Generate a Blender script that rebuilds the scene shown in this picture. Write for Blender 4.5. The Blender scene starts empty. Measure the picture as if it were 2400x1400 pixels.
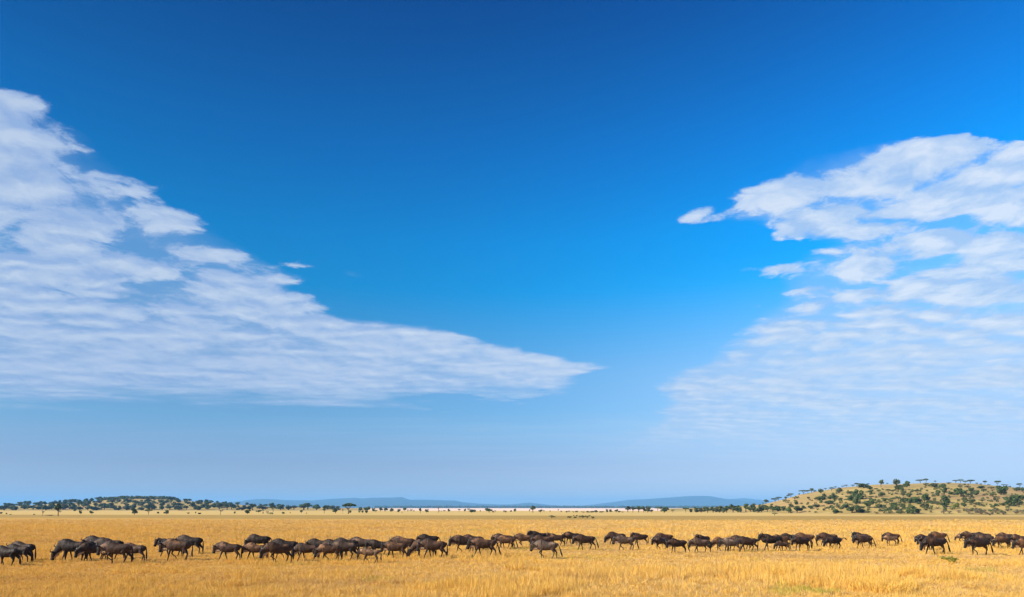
import bpy, bmesh, math, random
import numpy as np
from mathutils import Vector, Matrix

# ------------------------------------------------------------------ camera
sc = bpy.context.scene
CAM_H, FPX, HOR = 3.2, 1600.0, 1190.0      # eye height (m), focal length and horizon row in photo pixels (2400 wide)
KD = CAM_H * FPX
cam = bpy.data.cameras.new('camera')
cam_ob = bpy.data.objects.new('camera', cam)
sc.collection.objects.link(cam_ob)
cam_ob.location = (0, 0, CAM_H)
cam_ob.rotation_euler = (math.radians(90), 0, 0)
cam.sensor_width = 36.0
cam.lens = 24.0
cam.shift_y = (HOR - 700.0) / 2400.0
cam.clip_start = 0.5
cam.clip_end = 60000.0
sc.camera = cam_ob
sc.view_settings.view_transform = 'Standard'
sc.view_settings.look = 'None'
sc.view_settings.exposure = 1.0
sc.view_settings.gamma = 1.0
sc.cycles.use_denoising = True
sc.cycles.volume_bounces = 0
sc.cycles.max_bounces = 6

# ------------------------------------------------------------------ node helper
class NT:
    def __init__(self, tree):
        self.t = tree
        self.n = tree.nodes
        self.l = tree.links
    def put(self, node, i, v):
        s = node.inputs[i]
        if v is None:
            return
        if hasattr(v, 'is_linked') or isinstance(v, bpy.types.NodeSocket):
            self.l.new(v, s)
        else:
            s.default_value = v
    def m(self, op, a, b=None, c=None, clamp=False):
        n = self.n.new('ShaderNodeMath'); n.operation = op; n.use_clamp = clamp
        self.put(n, 0, a); self.put(n, 1, b); self.put(n, 2, c)
        return n.outputs[0]
    def v(self, op, a, b=None, scale=None):
        n = self.n.new('ShaderNodeVectorMath'); n.operation = op
        self.put(n, 0, a); self.put(n, 1, b)
        if scale is not None: self.put(n, 3, scale)
        return n.outputs['Value'] if op in ('DOT_PRODUCT', 'LENGTH') else n.outputs[0]
    def sep(self, a):
        n = self.n.new('ShaderNodeSeparateXYZ'); self.put(n, 0, a); return n.outputs
    def com(self, x, y, z=0.0):
        n = self.n.new('ShaderNodeCombineXYZ'); self.put(n, 0, x); self.put(n, 1, y); self.put(n, 2, z); return n.outputs[0]
    def noise(self, vec, scale, detail=4.0, rough=0.55, lac=2.0, dist=0.0, col=False):
        n = self.n.new('ShaderNodeTexNoise'); n.noise_dimensions = '3D'
        self.put(n, 'Vector', vec); self.put(n, 'Scale', scale); self.put(n, 'Detail', detail)
        self.put(n, 'Roughness', rough); self.put(n, 'Lacunarity', lac); self.put(n, 'Distortion', dist)
        return n.outputs['Color' if col else 'Fac']
    def step(self, x, a, b, lo=0.0, hi=1.0):
        n = self.n.new('ShaderNodeMapRange'); n.interpolation_type = 'SMOOTHSTEP'
        self.put(n, 0, x); self.put(n, 1, a); self.put(n, 2, b); self.put(n, 3, lo); self.put(n, 4, hi)
        return n.outputs[0]
    def lin(self, x, a, b, lo=0.0, hi=1.0):
        n = self.n.new('ShaderNodeMapRange'); n.clamp = True
        self.put(n, 0, x); self.put(n, 1, a); self.put(n, 2, b); self.put(n, 3, lo); self.put(n, 4, hi)
        return n.outputs[0]
    def mix(self, f, a, b, mode='MIX'):
        n = self.n.new('ShaderNodeMix'); n.data_type = 'RGBA'; n.blend_type = mode
        self.put(n, 0, f)
        for i, q in ((6, a), (7, b)):
            if isinstance(q, (tuple, list)) and len(q) == 3: q = (*q, 1.0)
            self.put(n, i, q)
        return n.outputs[2]
    def ramp(self, f, stops, interp='LINEAR'):
        n = self.n.new('ShaderNodeValToRGB'); e = n.color_ramp.elements; n.color_ramp.interpolation = interp
        while len(e) < len(stops): e.new(0.5)
        for el, (p, c) in zip(e, stops):
            el.position = p; el.color = (*c, 1.0)
        self.put(n, 0, f)
        return n.outputs[0]
    def curve(self, f, pts):
        n = self.n.new('ShaderNodeFloatCurve'); cu = n.mapping.curves[0]
        n.mapping.use_clip = False
        cu.points[0].location = pts[0]; cu.points[1].location = pts[-1]
        for p in pts[1:-1]: cu.points.new(*p)
        for p in cu.points: p.handle_type = 'VECTOR'
        n.mapping.update()
        self.put(n, 1, f)
        return n.outputs[0]

# ------------------------------------------------------------------ world: sky and clouds
SUN_EL, SUN_AZ = 30.0, -109.0         # sun low on the left, a little behind the viewer
world = bpy.data.worlds.new('World')
sc.world = world
world.use_nodes = True
W = NT(world.node_tree)
bg = world.node_tree.nodes['Background']
sky = W.n.new('ShaderNodeTexSky')
sky.sky_type = 'NISHITA'
sky.sun_disc = False
sky.sun_elevation = math.radians(SUN_EL)
sky.sun_rotation = math.radians(SUN_AZ)
sky.dust_density = 0.3
sky.ozone_density = 1.5
tc = W.n.new('ShaderNodeTexCoord')
D = tc.outputs['Generated']
dx, dy, dz = W.sep(D)
zc = W.m('MAXIMUM', dz, 0.0)
# deep polarised blue: channel gains by elevation (value / 4 in the ramp)
gain = W.ramp(zc, [(0.0, (.20, .23, .40)), (.06, (.17, .20, .325)), (.12, (.16, .262, .368)), (.19, (.155, .295, .40)), (.24, (.085, .305, .435)),
                   (.30, (.006, .318, .50)), (.36, (.0, .308, .525)), (.46, (.0, .228, .465)), (.60, (.0, .115, .30)), (1.0, (.0, .08, .23))])
gain = W.v('SCALE', gain, scale=4.0)
lowz = W.step(dz, 0.0, 0.32)
side = W.m('ADD', 1.0, W.m('MULTIPLY', W.m('SUBTRACT', W.step(dx, -0.75, 0.80, 0.62, 1.36), 1.0), W.m('MULTIPLY_ADD', lowz, .55, .45)))
blue = W.v('SCALE', W.v('MULTIPLY', sky.outputs[0], gain), scale=side)

zs = W.m('MAXIMUM', dz, 0.025)
P = W.com(W.m('DIVIDE', dx, zs), W.m('DIVIDE', dy, zs), 0.0)       # cloud sheet seen in perspective
zn = W.m('ADD', zs, 0.075)
Pn = W.com(W.m('DIVIDE', dx, zn), W.m('DIVIDE', dy, zn), 0.0)      # the same, curving away towards the horizon
def warp(vec, scale, amt, detail=2.0):
    n = W.noise(vec, scale, detail, 0.55, col=True)
    return W.v('ADD', vec, W.v('SCALE', W.v('SUBTRACT', n, (.5, .5, .5)), scale=amt))
Pw = warp(warp(P, 1.6, 0.20, 1.0), 5.5, 0.20, 5.0)
wx, wy, _ = W.sep(Pw)
rag = W.m('MULTIPLY', W.m('SUBTRACT', W.noise(W.v('MULTIPLY', P, (.8, 1.1, 1.0)), 1.0, 6.0, .62), .5), W.step(wy, 4.4, 6.0, 0.0, 4.2))
t = W.m('MULTIPLY', W.m('MAXIMUM', W.m('ADD', wy, rag), 0.0), 0.1)
def edge(pts):
    c = W.curve(t, [(y / 10.0, (x + 8.0) / 16.0) for y, x in pts])
    return W.m('SUBTRACT', W.m('MULTIPLY', c, 16.0), 8.0)
XL = edge([(0, -3.0), (1.2, -2.6), (1.52, -1.6), (1.64, -1.12), (1.85, -1.02), (2.1, -1.0), (2.5, -.93), (3.0, -.80), (3.15, -.86), (3.5, -.80), (3.62, -.60), (3.8, -.30), (4.2, .12), (4.85, .80),
           (5.3, .66), (6.2, .62), (6.6, -.5), (7.0, -3.4), (7.4, -8.0), (10, -8.0)])
XR = edge([(0, 8.0), (1.66, 8.0), (1.80, 1.45), (1.86, .90), (1.93, .80), (2.05, .68), (2.38, .52), (2.47, .74), (2.58, 1.02), (2.85, .98),
           (3.1, 1.02), (3.3, 1.14), (3.9, 1.12), (4.7, 1.16), (5.3, 1.0), (6.0, 1.2), (7.5, 1.5), (10, 1.6)])
dL = W.m('SUBTRACT', XL, wx)
dR = W.m('SUBTRACT', wx, XR)
inside = W.m('MAXIMUM', W.step(dL, -0.16, 0.40, -1.0, 1.0), W.step(dR, -0.16, 0.40, -1.0, 0.80))
far = W.step(wy, 2.4, 4.8)
Ps = warp(W.v('MULTIPLY', Pn, (1.0, .95, 1.0)), 4.0, 0.16, 3.0)
def cells(vec, scale, smooth):
    n = W.n.new('ShaderNodeTexVoronoi'); n.voronoi_dimensions = '2D'; n.feature = 'SMOOTH_F1'
    W.put(n, 'Vector', vec); W.put(n, 'Scale', scale); W.put(n, 'Smoothness', smooth); W.put(n, 'Randomness', 1.0)
    return W.m('SUBTRACT', 1.0, n.outputs['Distance'])
def puffs(vec):
    big = W.lin(cells(warp(W.v('MULTIPLY', vec, (.75, 1.15, 1.0)), 5.0, 0.16, 3.0), 6.0, .55), .25, .95)          # rounded cloudlets
    mid = W.noise(vec, 8.0, 2.0, 0.5)
    fine = W.noise(vec, 15.0, 7.0, 0.66)
    band = W.noise(W.v('MULTIPLY', vec, (.6, 1.2, 1.0)), 2.6, 3.0, 0.5)
    return W.m('ADD', W.m('ADD', W.m('MULTIPLY', big, W.m('MULTIPLY_ADD', far, -.10, .25)), W.m('MULTIPLY', mid, W.m('MULTIPLY_ADD', far, .02, .15))),
               W.m('ADD', W.m('MULTIPLY', fine, W.m('MULTIPLY_ADD', far, -.10, .34)), W.m('MULTIPLY', band, W.m('MULTIPLY_ADD', far, .18, .26))))
f1 = puffs(Ps)
f1b = puffs(W.v('ADD', Ps, (-0.035, 0.045, 0.0)))
f2 = W.noise(W.v('MULTIPLY', Pn, (.8, 1.3, 1.0)), 1.7, 3.0, 0.5)
amp = W.m('MULTIPLY_ADD', far, -1.7, 4.2)
cov = W.m('ADD', W.m('MULTIPLY', inside, 0.60), W.m('ADD', W.m('MULTIPLY', W.m('SUBTRACT', f1, .5), amp), W.m('MULTIPLY', W.m('SUBTRACT', f2, .5), W.m('MULTIPLY_ADD', far, -.8, 1.9))))
a_main = W.step(cov, 0.0, W.m('MULTIPLY_ADD', far, .30, .46))
a_sheet = W.m('MULTIPLY', W.step(inside, 0.0, 1.0), W.m('MULTIPLY_ADD', far, 0.30, 0.32))
a = W.m('SUBTRACT', 1.0, W.m('MULTIPLY', W.m('SUBTRACT', 1.0, W.m('MULTIPLY', a_main, 0.86)), W.m('SUBTRACT', 1.0, a_sheet)))
a = W.m('MULTIPLY', a, W.step(inside, -1.0, -0.3))
a = W.m('MULTIPLY', a, W.step(wy, 14.0, 5.5, 0.0, 1.0))
a = W.m('MULTIPLY', a, W.m('MAXIMUM', W.step(dR, -0.3, 0.2), W.step(W.m('MULTIPLY', t, 10.0), 6.9, 5.3)))
# thin low layers with ragged upper edges, and a veil of ice cloud to the right
lowe = W.m('ADD', W.m('MULTIPLY', W.m('SUBTRACT', W.noise(W.v('MULTIPLY', P, (.30, .8, 1.0)), .55, 5.0, .55), .5), 5.0), wy)
strk = W.step(W.noise(W.v('MULTIPLY', Pn, (.5, 3.2, 1.0)), 1.6, 5.0, .55), .38, .72)
a_low = W.m('MULTIPLY', W.step(lowe, 7.0, 8.8), W.m('MULTIPLY', W.step(dx, -0.5, 0.6, 0.16, 0.36), W.m('MULTIPLY_ADD', strk, .8, .45)))
a_veil = W.m('MULTIPLY', W.step(dx, -0.05, 0.55), W.step(dz, 0.34, 0.10, 0.0, 0.42))
a_thin = W.m('SUBTRACT', 1.0, W.m('MULTIPLY', W.m('SUBTRACT', 1.0, a_low), W.m('SUBTRACT', 1.0, a_veil)))
lit = W.m('ADD', W.m('MULTIPLY', W.m('SUBTRACT', f1, f1b), W.m('MULTIPLY_ADD', far, -1.8, 3.9)), W.m('MULTIPLY_ADD', cov, 0.42, 0.12), clamp=True)
c_sh = W.mix(W.step(dx, -0.55, 0.5), (3.3, 4.75, 7.6), (4.3, 6.1, 8.9))
c_li = W.mix(W.step(dx, -0.55, 0.5), (5.6, 6.7, 8.4), (7.6, 8.4, 9.5))
c_cl = W.mix(lit, c_sh, c_li)
skyc = W.mix(a_thin, blue, W.mix(W.step(dx, -0.5, 0.5), (3.4, 4.8, 7.2), (6.2, 7.4, 9.0)))
skyc = W.mix(a, skyc, c_cl)
W.l.new(skyc, bg.inputs[0])
bg.inputs[1].default_value = 0.05

# ------------------------------------------------------------------ sun
sun = bpy.data.lights.new('sun', 'SUN')
sun.energy = 5.0
sun.angle = math.radians(0.53)
sun.color = (1.0, 0.93, 0.82)
sun_ob = bpy.data.objects.new('sun', sun)
sc.collection.objects.link(sun_ob)
_e = math.radians(SUN_EL)
_sd = Vector((-math.cos(_e), -0.30, math.sin(_e))).normalized()
sun_ob.rotation_euler = _sd.to_track_quat('Z', 'Y').to_euler()
sun_ob.location = _sd * 200

# ------------------------------------------------------------------ helpers
COL = sc.collection.objects
def link(name, mesh, parent=None, loc=None):
    o = bpy.data.objects.new(name, mesh)
    COL.link(o)
    if parent is not None: o.parent = parent
    if loc is not None: o.location = loc
    return o
def mesh_from(name, verts, faces, mat=None, smooth=False):
    me = bpy.data.meshes.new(name)
    me.from_pydata([tuple(v) for v in verts], [], [tuple(f) for f in faces])
    if mat is not None: me.materials.append(mat)
    if smooth and len(me.polygons): me.polygons.foreach_set('use_smooth', [True] * len(me.polygons))
    me.update()
    return me
def material(name, rough=0.9, spec=0.2):
    mt = bpy.data.materials.new(name); mt.use_nodes = True
    T = NT(mt.node_tree)
    b = mt.node_tree.nodes['Principled BSDF']
    b.inputs['Roughness'].default_value = rough
    b.inputs['Specular IOR Level'].default_value = spec
    return mt, T, b
def px_ground(px, py):
    y = KD / (py - HOR)
    return ((px - 1200.0) / FPX * y, y)
def interp(x, pts):
    return float(np.interp(x, [p[0] for p in pts], [p[1] for p in pts]))
RNG = random.Random(11)
ORD = ['first', 'second', 'third', 'fourth', 'fifth', 'sixth', 'seventh', 'eighth', 'ninth', 'tenth', 'eleventh', 'twelfth', 'thirteenth', 'fourteenth',
       'fifteenth', 'sixteenth', 'seventeenth', 'eighteenth', 'nineteenth', 'twentieth']
TENS = {20: 'twenty', 30: 'thirty', 40: 'forty', 50: 'fifty'}
def ordinal(n):
    if n <= 20: return ORD[n - 1]
    if n % 10 == 0: return {30: 'thirtieth', 40: 'fortieth', 50: 'fiftieth'}[n]
    return TENS[n // 10 * 10] + '-' + ORD[n % 10 - 1]

# ------------------------------------------------------------------ materials
def ground_material():
    mt, T, b = material('savanna_ground', 0.95, 0.1)
    g = T.n.new('ShaderNodeNewGeometry'); pos = g.outputs['Position']
    x, y, z = T.sep(pos)
    u = T.m('DIVIDE', x, T.m('MAXIMUM', y, 5.0))
    n1 = T.noise(T.v('MULTIPLY', pos, (.55, .8, 1.)), 1.0, 5.0, .65)
    n2 = T.noise(T.v('MULTIPLY', pos, (.02, .05, 1.)), 1.0, 4.0, .6)
    n3 = T.noise(T.v('MULTIPLY', pos, (.10, .22, 1.)), 1.0, 5.0, .65)
    c = T.mix(T.step(n1, .36, .66), (.42, .225, .050), (.64, .375, .085))
    c = T.mix(T.step(n3, .44, .68, 0, .65), c, (.60, .385, .10))
    c = T.mix(T.step(n2, .50, .70, 0, .45), c, (.50, .275, .062))
    c = T.mix(T.step(u, .25, -.75, 0, .62), c, T.mix(n1, (.40, .20, .030), (.58, .315, .05)))
    c = T.mix(T.step(T.noise(T.v('MULTIPLY', pos, (.012, .07, 1.)), 1.0, 4.0, .6), .50, .66, 0, .55), c, (.43, .26, .085))
    # belt of shorter, olive grass across the plain
    yw = T.m('ADD', y, T.m('MULTIPLY', T.m('SUBTRACT', n2, .5), 26.0))
    yw = T.m('ADD', yw, T.m('MULTIPLY', u, 45.0))
    belt = T.m('MULTIPLY', T.step(yw, 172.0, 190.0), T.step(yw, 285.0, 265.0))
    c = T.mix(T.m('MULTIPLY', belt, .95), c, T.mix(n3, (.30, .19, .047), (.39, .25, .06)))
    c = T.mix(T.step(yw, 270.0, 290.0, 0, .75), c, (.56, .40, .135))
    # pale pink salt flats far out in the middle
    un = T.m('ADD', u, T.m('MULTIPLY', T.m('SUBTRACT', T.noise(T.v('MULTIPLY', pos, (.004, .0008, 1.)), 1.0, 3.0), .5), .06))
    pan = T.m('MULTIPLY', T.m('MULTIPLY', T.step(un, -.30, -.10), T.step(un, .42, .30)), T.step(yw, 640.0, 760.0))
    c = T.mix(pan, c, T.mix(T.noise(T.v('MULTIPLY', pos, (.006, .0016, 1.)), 1.0, 4.0), (.74, .50, .38), (.86, .64, .50)))
    c = T.mix(T.step(y, 3300.0, 4500.0, 0, .85), c, (.10, .12, .06))
    c = T.mix(T.m('MULTIPLY', T.step(T.noise(pos, 2.2, 4.0, .65), .50, .66, 0, .75), T.step(y, 110.0, 40.0)), c, (.17, .095, .030))      # dark soil between tussocks
    T.l.new(c, b.inputs['Base Color'])
    bump = T.n.new('ShaderNodeBump'); bump.inputs['Strength'].default_value = .6; bump.inputs['Distance'].default_value = .12
    T.l.new(n1, bump.inputs['Height']); T.l.new(bump.outputs[0], b.inputs['Normal'])
    return mt
M_GROUND = ground_material()

def hill_material():
    mt, T, b = material('dry_hillside', 0.95, 0.1)
    g = T.n.new('ShaderNodeNewGeometry'); pos = g.outputs['Position']
    n1 = T.noise(pos, .05, 6.0, .65); n2 = T.noise(pos, .012, 4.0, .55); n3 = T.noise(pos, .3, 4.0, .7)
    c = T.mix(T.step(n1, .38, .64), (.31, .215, .066), (.45, .32, .10))
    c = T.mix(T.step(n2, .50, .66, 0, .75), c, (.40, .24, .10))
    c = T.mix(T.step(n3, .52, .74, 0, .55), c, (.20, .17, .075))
    T.l.new(c, b.inputs['Base Color'])
    return mt
M_HILL = hill_material()
def mountain_material():
    mt, T, b = material('wooded_mountainside', 0.95, 0.1)
    g = T.n.new('ShaderNodeNewGeometry')
    T.l.new(T.mix(T.noise(g.outputs['Position'], .002, 5.0, .6), (.022, .036, .036), (.044, .060, .055)), b.inputs['Base Color'])
    return mt
M_MOUNT = mountain_material()

def leaf_material(name, dark, light, alt, trans=.12):
    mt, T, b = material(name, 0.7, 0.25)
    oi = T.n.new('ShaderNodeObjectInfo'); g = T.n.new('ShaderNodeNewGeometry')
    n = T.noise(g.outputs['Position'], .9, 3.0, .6)
    r = oi.outputs['Random']
    c = T.mix(T.step(n, .35, .65), dark, light)
    c = T.mix(T.step(r, .45, 1.0, 0, .75), c, alt)
    T.l.new(c, b.inputs['Base Color'])
    tr = T.n.new('ShaderNodeBsdfTranslucent'); T.l.new(c, tr.inputs[0])
    mx = T.n.new('ShaderNodeMixShader'); mx.inputs[0].default_value = trans
    T.l.new(b.outputs[0], mx.inputs[1]); T.l.new(tr.outputs[0], mx.inputs[2])
    T.l.new(mx.outputs[0], mt.node_tree.nodes['Material Output'].inputs[0])
    return mt
M_LEAF = leaf_material('acacia_leaves', (.038, .066, .016), (.082, .115, .026), (.082, .086, .028))
M_LEAFG = leaf_material('fresh_leaves', (.12, .16, .015), (.24, .26, .03), (.28, .25, .03))
M_DRY = leaf_material('dry_scrub_leaves', (.13, .105, .060), (.21, .165, .095), (.16, .11, .07))
def bark_material():
    mt, T, b = material('bark', 0.9, 0.1)
    g = T.n.new('ShaderNodeNewGeometry')
    T.l.new(T.mix(T.noise(g.outputs['Position'], 6.0, 4.0), (.07, .05, .035), (.17, .125, .085)), b.inputs['Base Color'])
    return mt
M_BARK = bark_material()
def earth_material():
    mt, T, b = material('termite_earth', 0.95, 0.1)
    g = T.n.new('ShaderNodeNewGeometry')
    T.l.new(T.mix(T.noise(g.outputs['Position'], 3.0, 5.0), (.13, .075, .035), (.26, .16, .07)), b.inputs['Base Color'])
    return mt
M_EARTH = earth_material()

def grass_material(name, cols, trans=.35):
    mt, T, b = material(name, 0.8, 0.25)
    oi = T.n.new('ShaderNodeObjectInfo'); g = T.n.new('ShaderNodeNewGeometry'); pos = g.outputs['Position']
    r = oi.outputs['Random']
    n = T.noise(T.v('MULTIPLY', pos, (.18, .26, 0.)), 1.0, 4.0, .6)
    c = T.mix(r, cols[0], cols[1])
    c = T.mix(T.step(n, .42, .66, 0, .8), c, cols[2])
    c = T.mix(T.step(T.noise(T.v('MULTIPLY', pos, (.07, .12, 0.)), 1.0, 3.0, .6), .55, .72, 0, .55), c, cols[3])
    c = T.mix(T.step(T.noise(T.v('MULTIPLY', pos, (.035, .13, 0.)), 1.0, 4.0, .6), .50, .68, 0, .75), c, T.mix(r, (.44, .27, .105), (.60, .40, .185)))      # trampled, browner swathes
    gx, gy, gz = T.sep(pos)
    c = T.mix(T.step(T.m('DIVIDE', gx, T.m('MAXIMUM', gy, 5.0)), .25, -.75, 0, .55), c, T.mix(r, (.50, .25, .030), (.68, .37, .06)))      # redder ochre grass to the left
    T.l.new(c, b.inputs['Base Color'])
    tr = T.n.new('ShaderNodeBsdfTranslucent'); T.l.new(c, tr.inputs[0])
    mx = T.n.new('ShaderNodeMixShader'); mx.inputs[0].default_value = trans
    T.l.new(b.outputs[0], mx.inputs[1]); T.l.new(tr.outputs[0], mx.inputs[2])
    T.l.new(mx.outputs[0], mt.node_tree.nodes['Material Output'].inputs[0])
    return mt
M_GRASS = grass_material('dry_grass', [(.56, .33, .080), (.76, .52, .180), (.70, .45, .105), (.50, .31, .095)])
M_GRASSG = grass_material('greenish_grass', [(.30, .28, .04), (.46, .40, .06), (.55, .42, .08), (.35, .30, .05)])
M_GRASSP = grass_material('bleached_grass', [(.74, .52, .26), (.86, .66, .40), (.78, .55, .25), (.60, .42, .20)])
M_GRASSY = grass_material('golden_grass', [(.76, .45, .08), (.84, .56, .15), (.78, .47, .09), (.68, .37, .06)])

# ------------------------------------------------------------------ ground and hills
def grid_mesh(name, us, ys, zfun, mat, radial=True):
    V, F = [], []
    for y in ys:
        for u in us:
            x = u * y if radial else u
            V.append((x, y, zfun(x, y)))
    n = len(us)
    for j in range(len(ys) - 1):
        for i in range(n - 1):
            a = j * n + i
            F.append((a, a + 1, a + n + 1, a + n))
    return mesh_from(name, V, F, mat, True)
_xs = [-15000, -6000, -2000, -700, -200, 0, 200, 700, 2000, 6000, 15000]
_ys = [-1500, -300, -50, 0, 50, 120, 300, 800, 2000, 5000, 16500]
ground = link('ground', grid_mesh('ground', _xs, _ys, lambda x, y: 0.0, M_GROUND, False))
ground['kind'] = 'structure'

SKY_R = [(1560, 1192), (1640, 1191), (1700, 1188.5), (1745, 1186), (1788, 1182), (1825, 1174), (1850, 1168), (1873, 1161), (1917, 1153), (1967, 1145.5), (1997, 1142.5), (2050, 1137),
         (2117, 1135), (2167, 1133), (2217, 1132.5), (2283, 1135), (2333, 1140), (2400, 1145), (2600, 1158), (2900, 1178), (3200, 1192)]
BASE_R = [(1560, 1199.5), (1700, 1201), (1800, 1203), (2000, 1206), (2400, 1208), (3200, 1206)]
def _sm(t):
    t = min(1.0, max(0.0, t)); return t * t * (3 - 2 * t)
from mathutils import noise as mnoise
RY = 600.0
def hill_r(x, y):
    if y < 60: return -1.0
    px = 1200 + FPX * x / y
    if px < 1560 or px > 3200: return -1.0
    yb = KD / (interp(px, BASE_R) - HOR)
    hz = CAM_H + (HOR - interp(px, SKY_R)) / FPX * RY
    if hz < 3.0: hz = max(0.0, hz)
    t = (y - yb) / (RY - yb)
    if t <= 0: return max(-1.0, t * 10)
    if t <= 1:
        z = hz * (1 - (1 - t) ** 1.55)
    else:
        z = hz * (1 - _sm((y - RY) / 420.0)) 
    z += min(1.0, 4 * t) * (mnoise.noise((x * .018, y * .018, 3.1)) * .9 * min(1, hz / 8) + mnoise.noise((x * .07, y * .07, 1.7)) * .25)
    return z - .15
SKY_L = [(-1500, 1192), (-900, 1184), (-300, 1186), (0, 1187.5), (83, 1184), (133, 1181), (167, 1179), (200, 1177), (238, 1173), (300, 1169.5), (383, 1170.5), (430, 1173.5), (483, 1177.5), (550, 1182.5),
         (583, 1184.5), (650, 1188), (740, 1190), (860, 1192)]
LY, LB = 1080.0, 730.0
def hill_l(x, y):
    if y < 60: return -1.0
    px = 1200 + FPX * x / y
    if px < -1500 or px > 860: return -1.0
    hz = max(0.0, CAM_H + (HOR - interp(px, SKY_L)) / FPX * LY)
    t = (y - LB) / (LY - LB)
    if t <= 0: return max(-1.0, t * 10)
    z = hz * (1 - (1 - t) ** 1.5) if t <= 1 else hz * (1 - _sm((y - LY) / 500.0))
    z += min(1.0, 4 * t) * (mnoise.noise((x * .012, y * .012, 8.1)) * .8 * min(1, hz / 8) + mnoise.noise((x * .05, y * .05, 2.7)) * .25)
    return z - .15
hr_u = [(p - 1200) / FPX for p in np.arange(1560, 3201, 8)]
hl_u = [(p - 1200) / FPX for p in np.arange(-1500, 861, 10)]
h1 = link('hill', grid_mesh('hill_right', hr_u, list(np.arange(260, 600, 8)) + list(np.arange(600, 1040, 20)), hill_r, M_HILL))
h2 = link('hill', grid_mesh('hill_left', hl_u, list(np.arange(724, 1080, 12)) + list(np.arange(1080, 1600, 30)), hill_l, M_HILL))
for h in (h1, h2): h['kind'] = 'structure'
def terrain(x, y):
    return max(0.0, hill_r(x, y), hill_l(x, y))
def px_terrain(px, py):
    """first point of the terrain along the sight line of a photo pixel"""
    u, k = (px - 1200) / FPX, (HOR - py) / FPX
    y = 120.0
    while y < 1300.0:
        if CAM_H + k * y <= terrain(u * y, y): break
        y *= 1.006
    else:
        # sight line clears the ridge: stand the thing on the ridge itself
        y = RY if px > 1560 else LY
    return (u * y, y, terrain(u * y, y))

SKY_M = [(-900, 1189), (300, 1186), (420, 1181), (500, 1178), (550, 1176), (600, 1172.5), (650, 1172), (733, 1173), (800, 1171), (833, 1168), (850, 1169), (867, 1166.7), (942, 1166), (958, 1172.5), (975, 1173),
         (1067, 1173), (1083, 1177), (1117, 1180), (1200, 1184), (1238, 1180), (1283, 1183.5), (1325, 1186), (1367, 1185.5), (1400, 1182), (1450, 1175), (1475, 1171.5), (1533, 1169.5),
         (1600, 1165.5), (1650, 1163.5), (1667, 1164), (1700, 1170), (1760, 1176), (1840, 1183), (2100, 1187), (3300, 1189)]
SKY_M2 = [(1500, 1190), (1660, 1178), (1700, 1171), (1742, 1167.5), (1758, 1169), (1775, 1171), (1830, 1178), (2000, 1184), (2400, 1189)]
def range_mesh(name, skyline, yr, depth, p0, p1, amp):
    def z(x, y):
        px = 1200 + FPX * x / y
        hz = max(0.0, CAM_H + (HOR - interp(px, skyline)) / FPX * yr)
        t = (y - (yr - depth)) / depth
        base = hz * (_sm(t) if t <= 1 else 1 - _sm((y - yr) / depth))
        return base + (mnoise.noise((x * .0012, y * .0012, yr)) * amp * _sm(t * 2) * _sm((2 - t) * 2) * (1 - math.exp(-hz / 60)) if t < .97 else 0) - 2.0
    us = [(p - 1200) / FPX for p in np.arange(p0, p1, 9)]
    ys = list(np.linspace(yr - depth, yr, 14)) + list(np.linspace(yr, yr + depth, 8))[1:]
    o = link('mountain', grid_mesh(name, us, ys, z, M_MOUNT)); o['kind'] = 'structure'
SKY_ML = [p for p in SKY_M if p[0] <= 1325] + [(1420, 1189), (1500, 1192), (2900, 1193)]
SKY_MR = [(1150, 1193), (1250, 1190)] + [p for p in SKY_M if p[0] >= 1325]
range_mesh('mountain_range', SKY_ML, 10500.0, 2500.0, -480, 1540, 40.0)
range_mesh('mountain_range_right', SKY_MR, 11600.0, 1200.0, 1150, 2650, 40.0)
range_mesh('mountain_range_far', SKY_M2, 13600.0, 700.0, 1500, 2400, 30.0)

# ------------------------------------------------------------------ haze
M_HAZE = bpy.data.materials.new('haze'); M_HAZE.use_nodes = True
_hn = M_HAZE.node_tree
_hn.nodes.remove(_hn.nodes['Principled BSDF'])
_pv = _hn.nodes.new('ShaderNodeVolumePrincipled')
_pv.inputs['Color'].default_value = (.26, .61, 1.0, 1.0)
_pv.inputs['Density'].default_value = 1.05e-4
_pv.inputs['Anisotropy'].default_value = 0.0
_hn.links.new(_pv.outputs[0], _hn.nodes['Material Output'].inputs['Volume'])
def box_mesh(name, lo, hi, mat):
    V = [(x, y, z) for x in (lo[0], hi[0]) for y in (lo[1], hi[1]) for z in (lo[2], hi[2])]
    F = [(0, 1, 3, 2), (4, 6, 7, 5), (0, 4, 5, 1), (2, 3, 7, 6), (0, 2, 6, 4), (1, 5, 7, 3)]
    return mesh_from(name, V, F, mat)
haze = link('haze', box_mesh('haze', (-15500, -1800, -4), (15500, 17000, 215), M_HAZE))
haze['kind'] = 'stuff'; haze['label'] = 'pale blue haze softening the distant mountains'; haze['category'] = 'haze'

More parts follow.
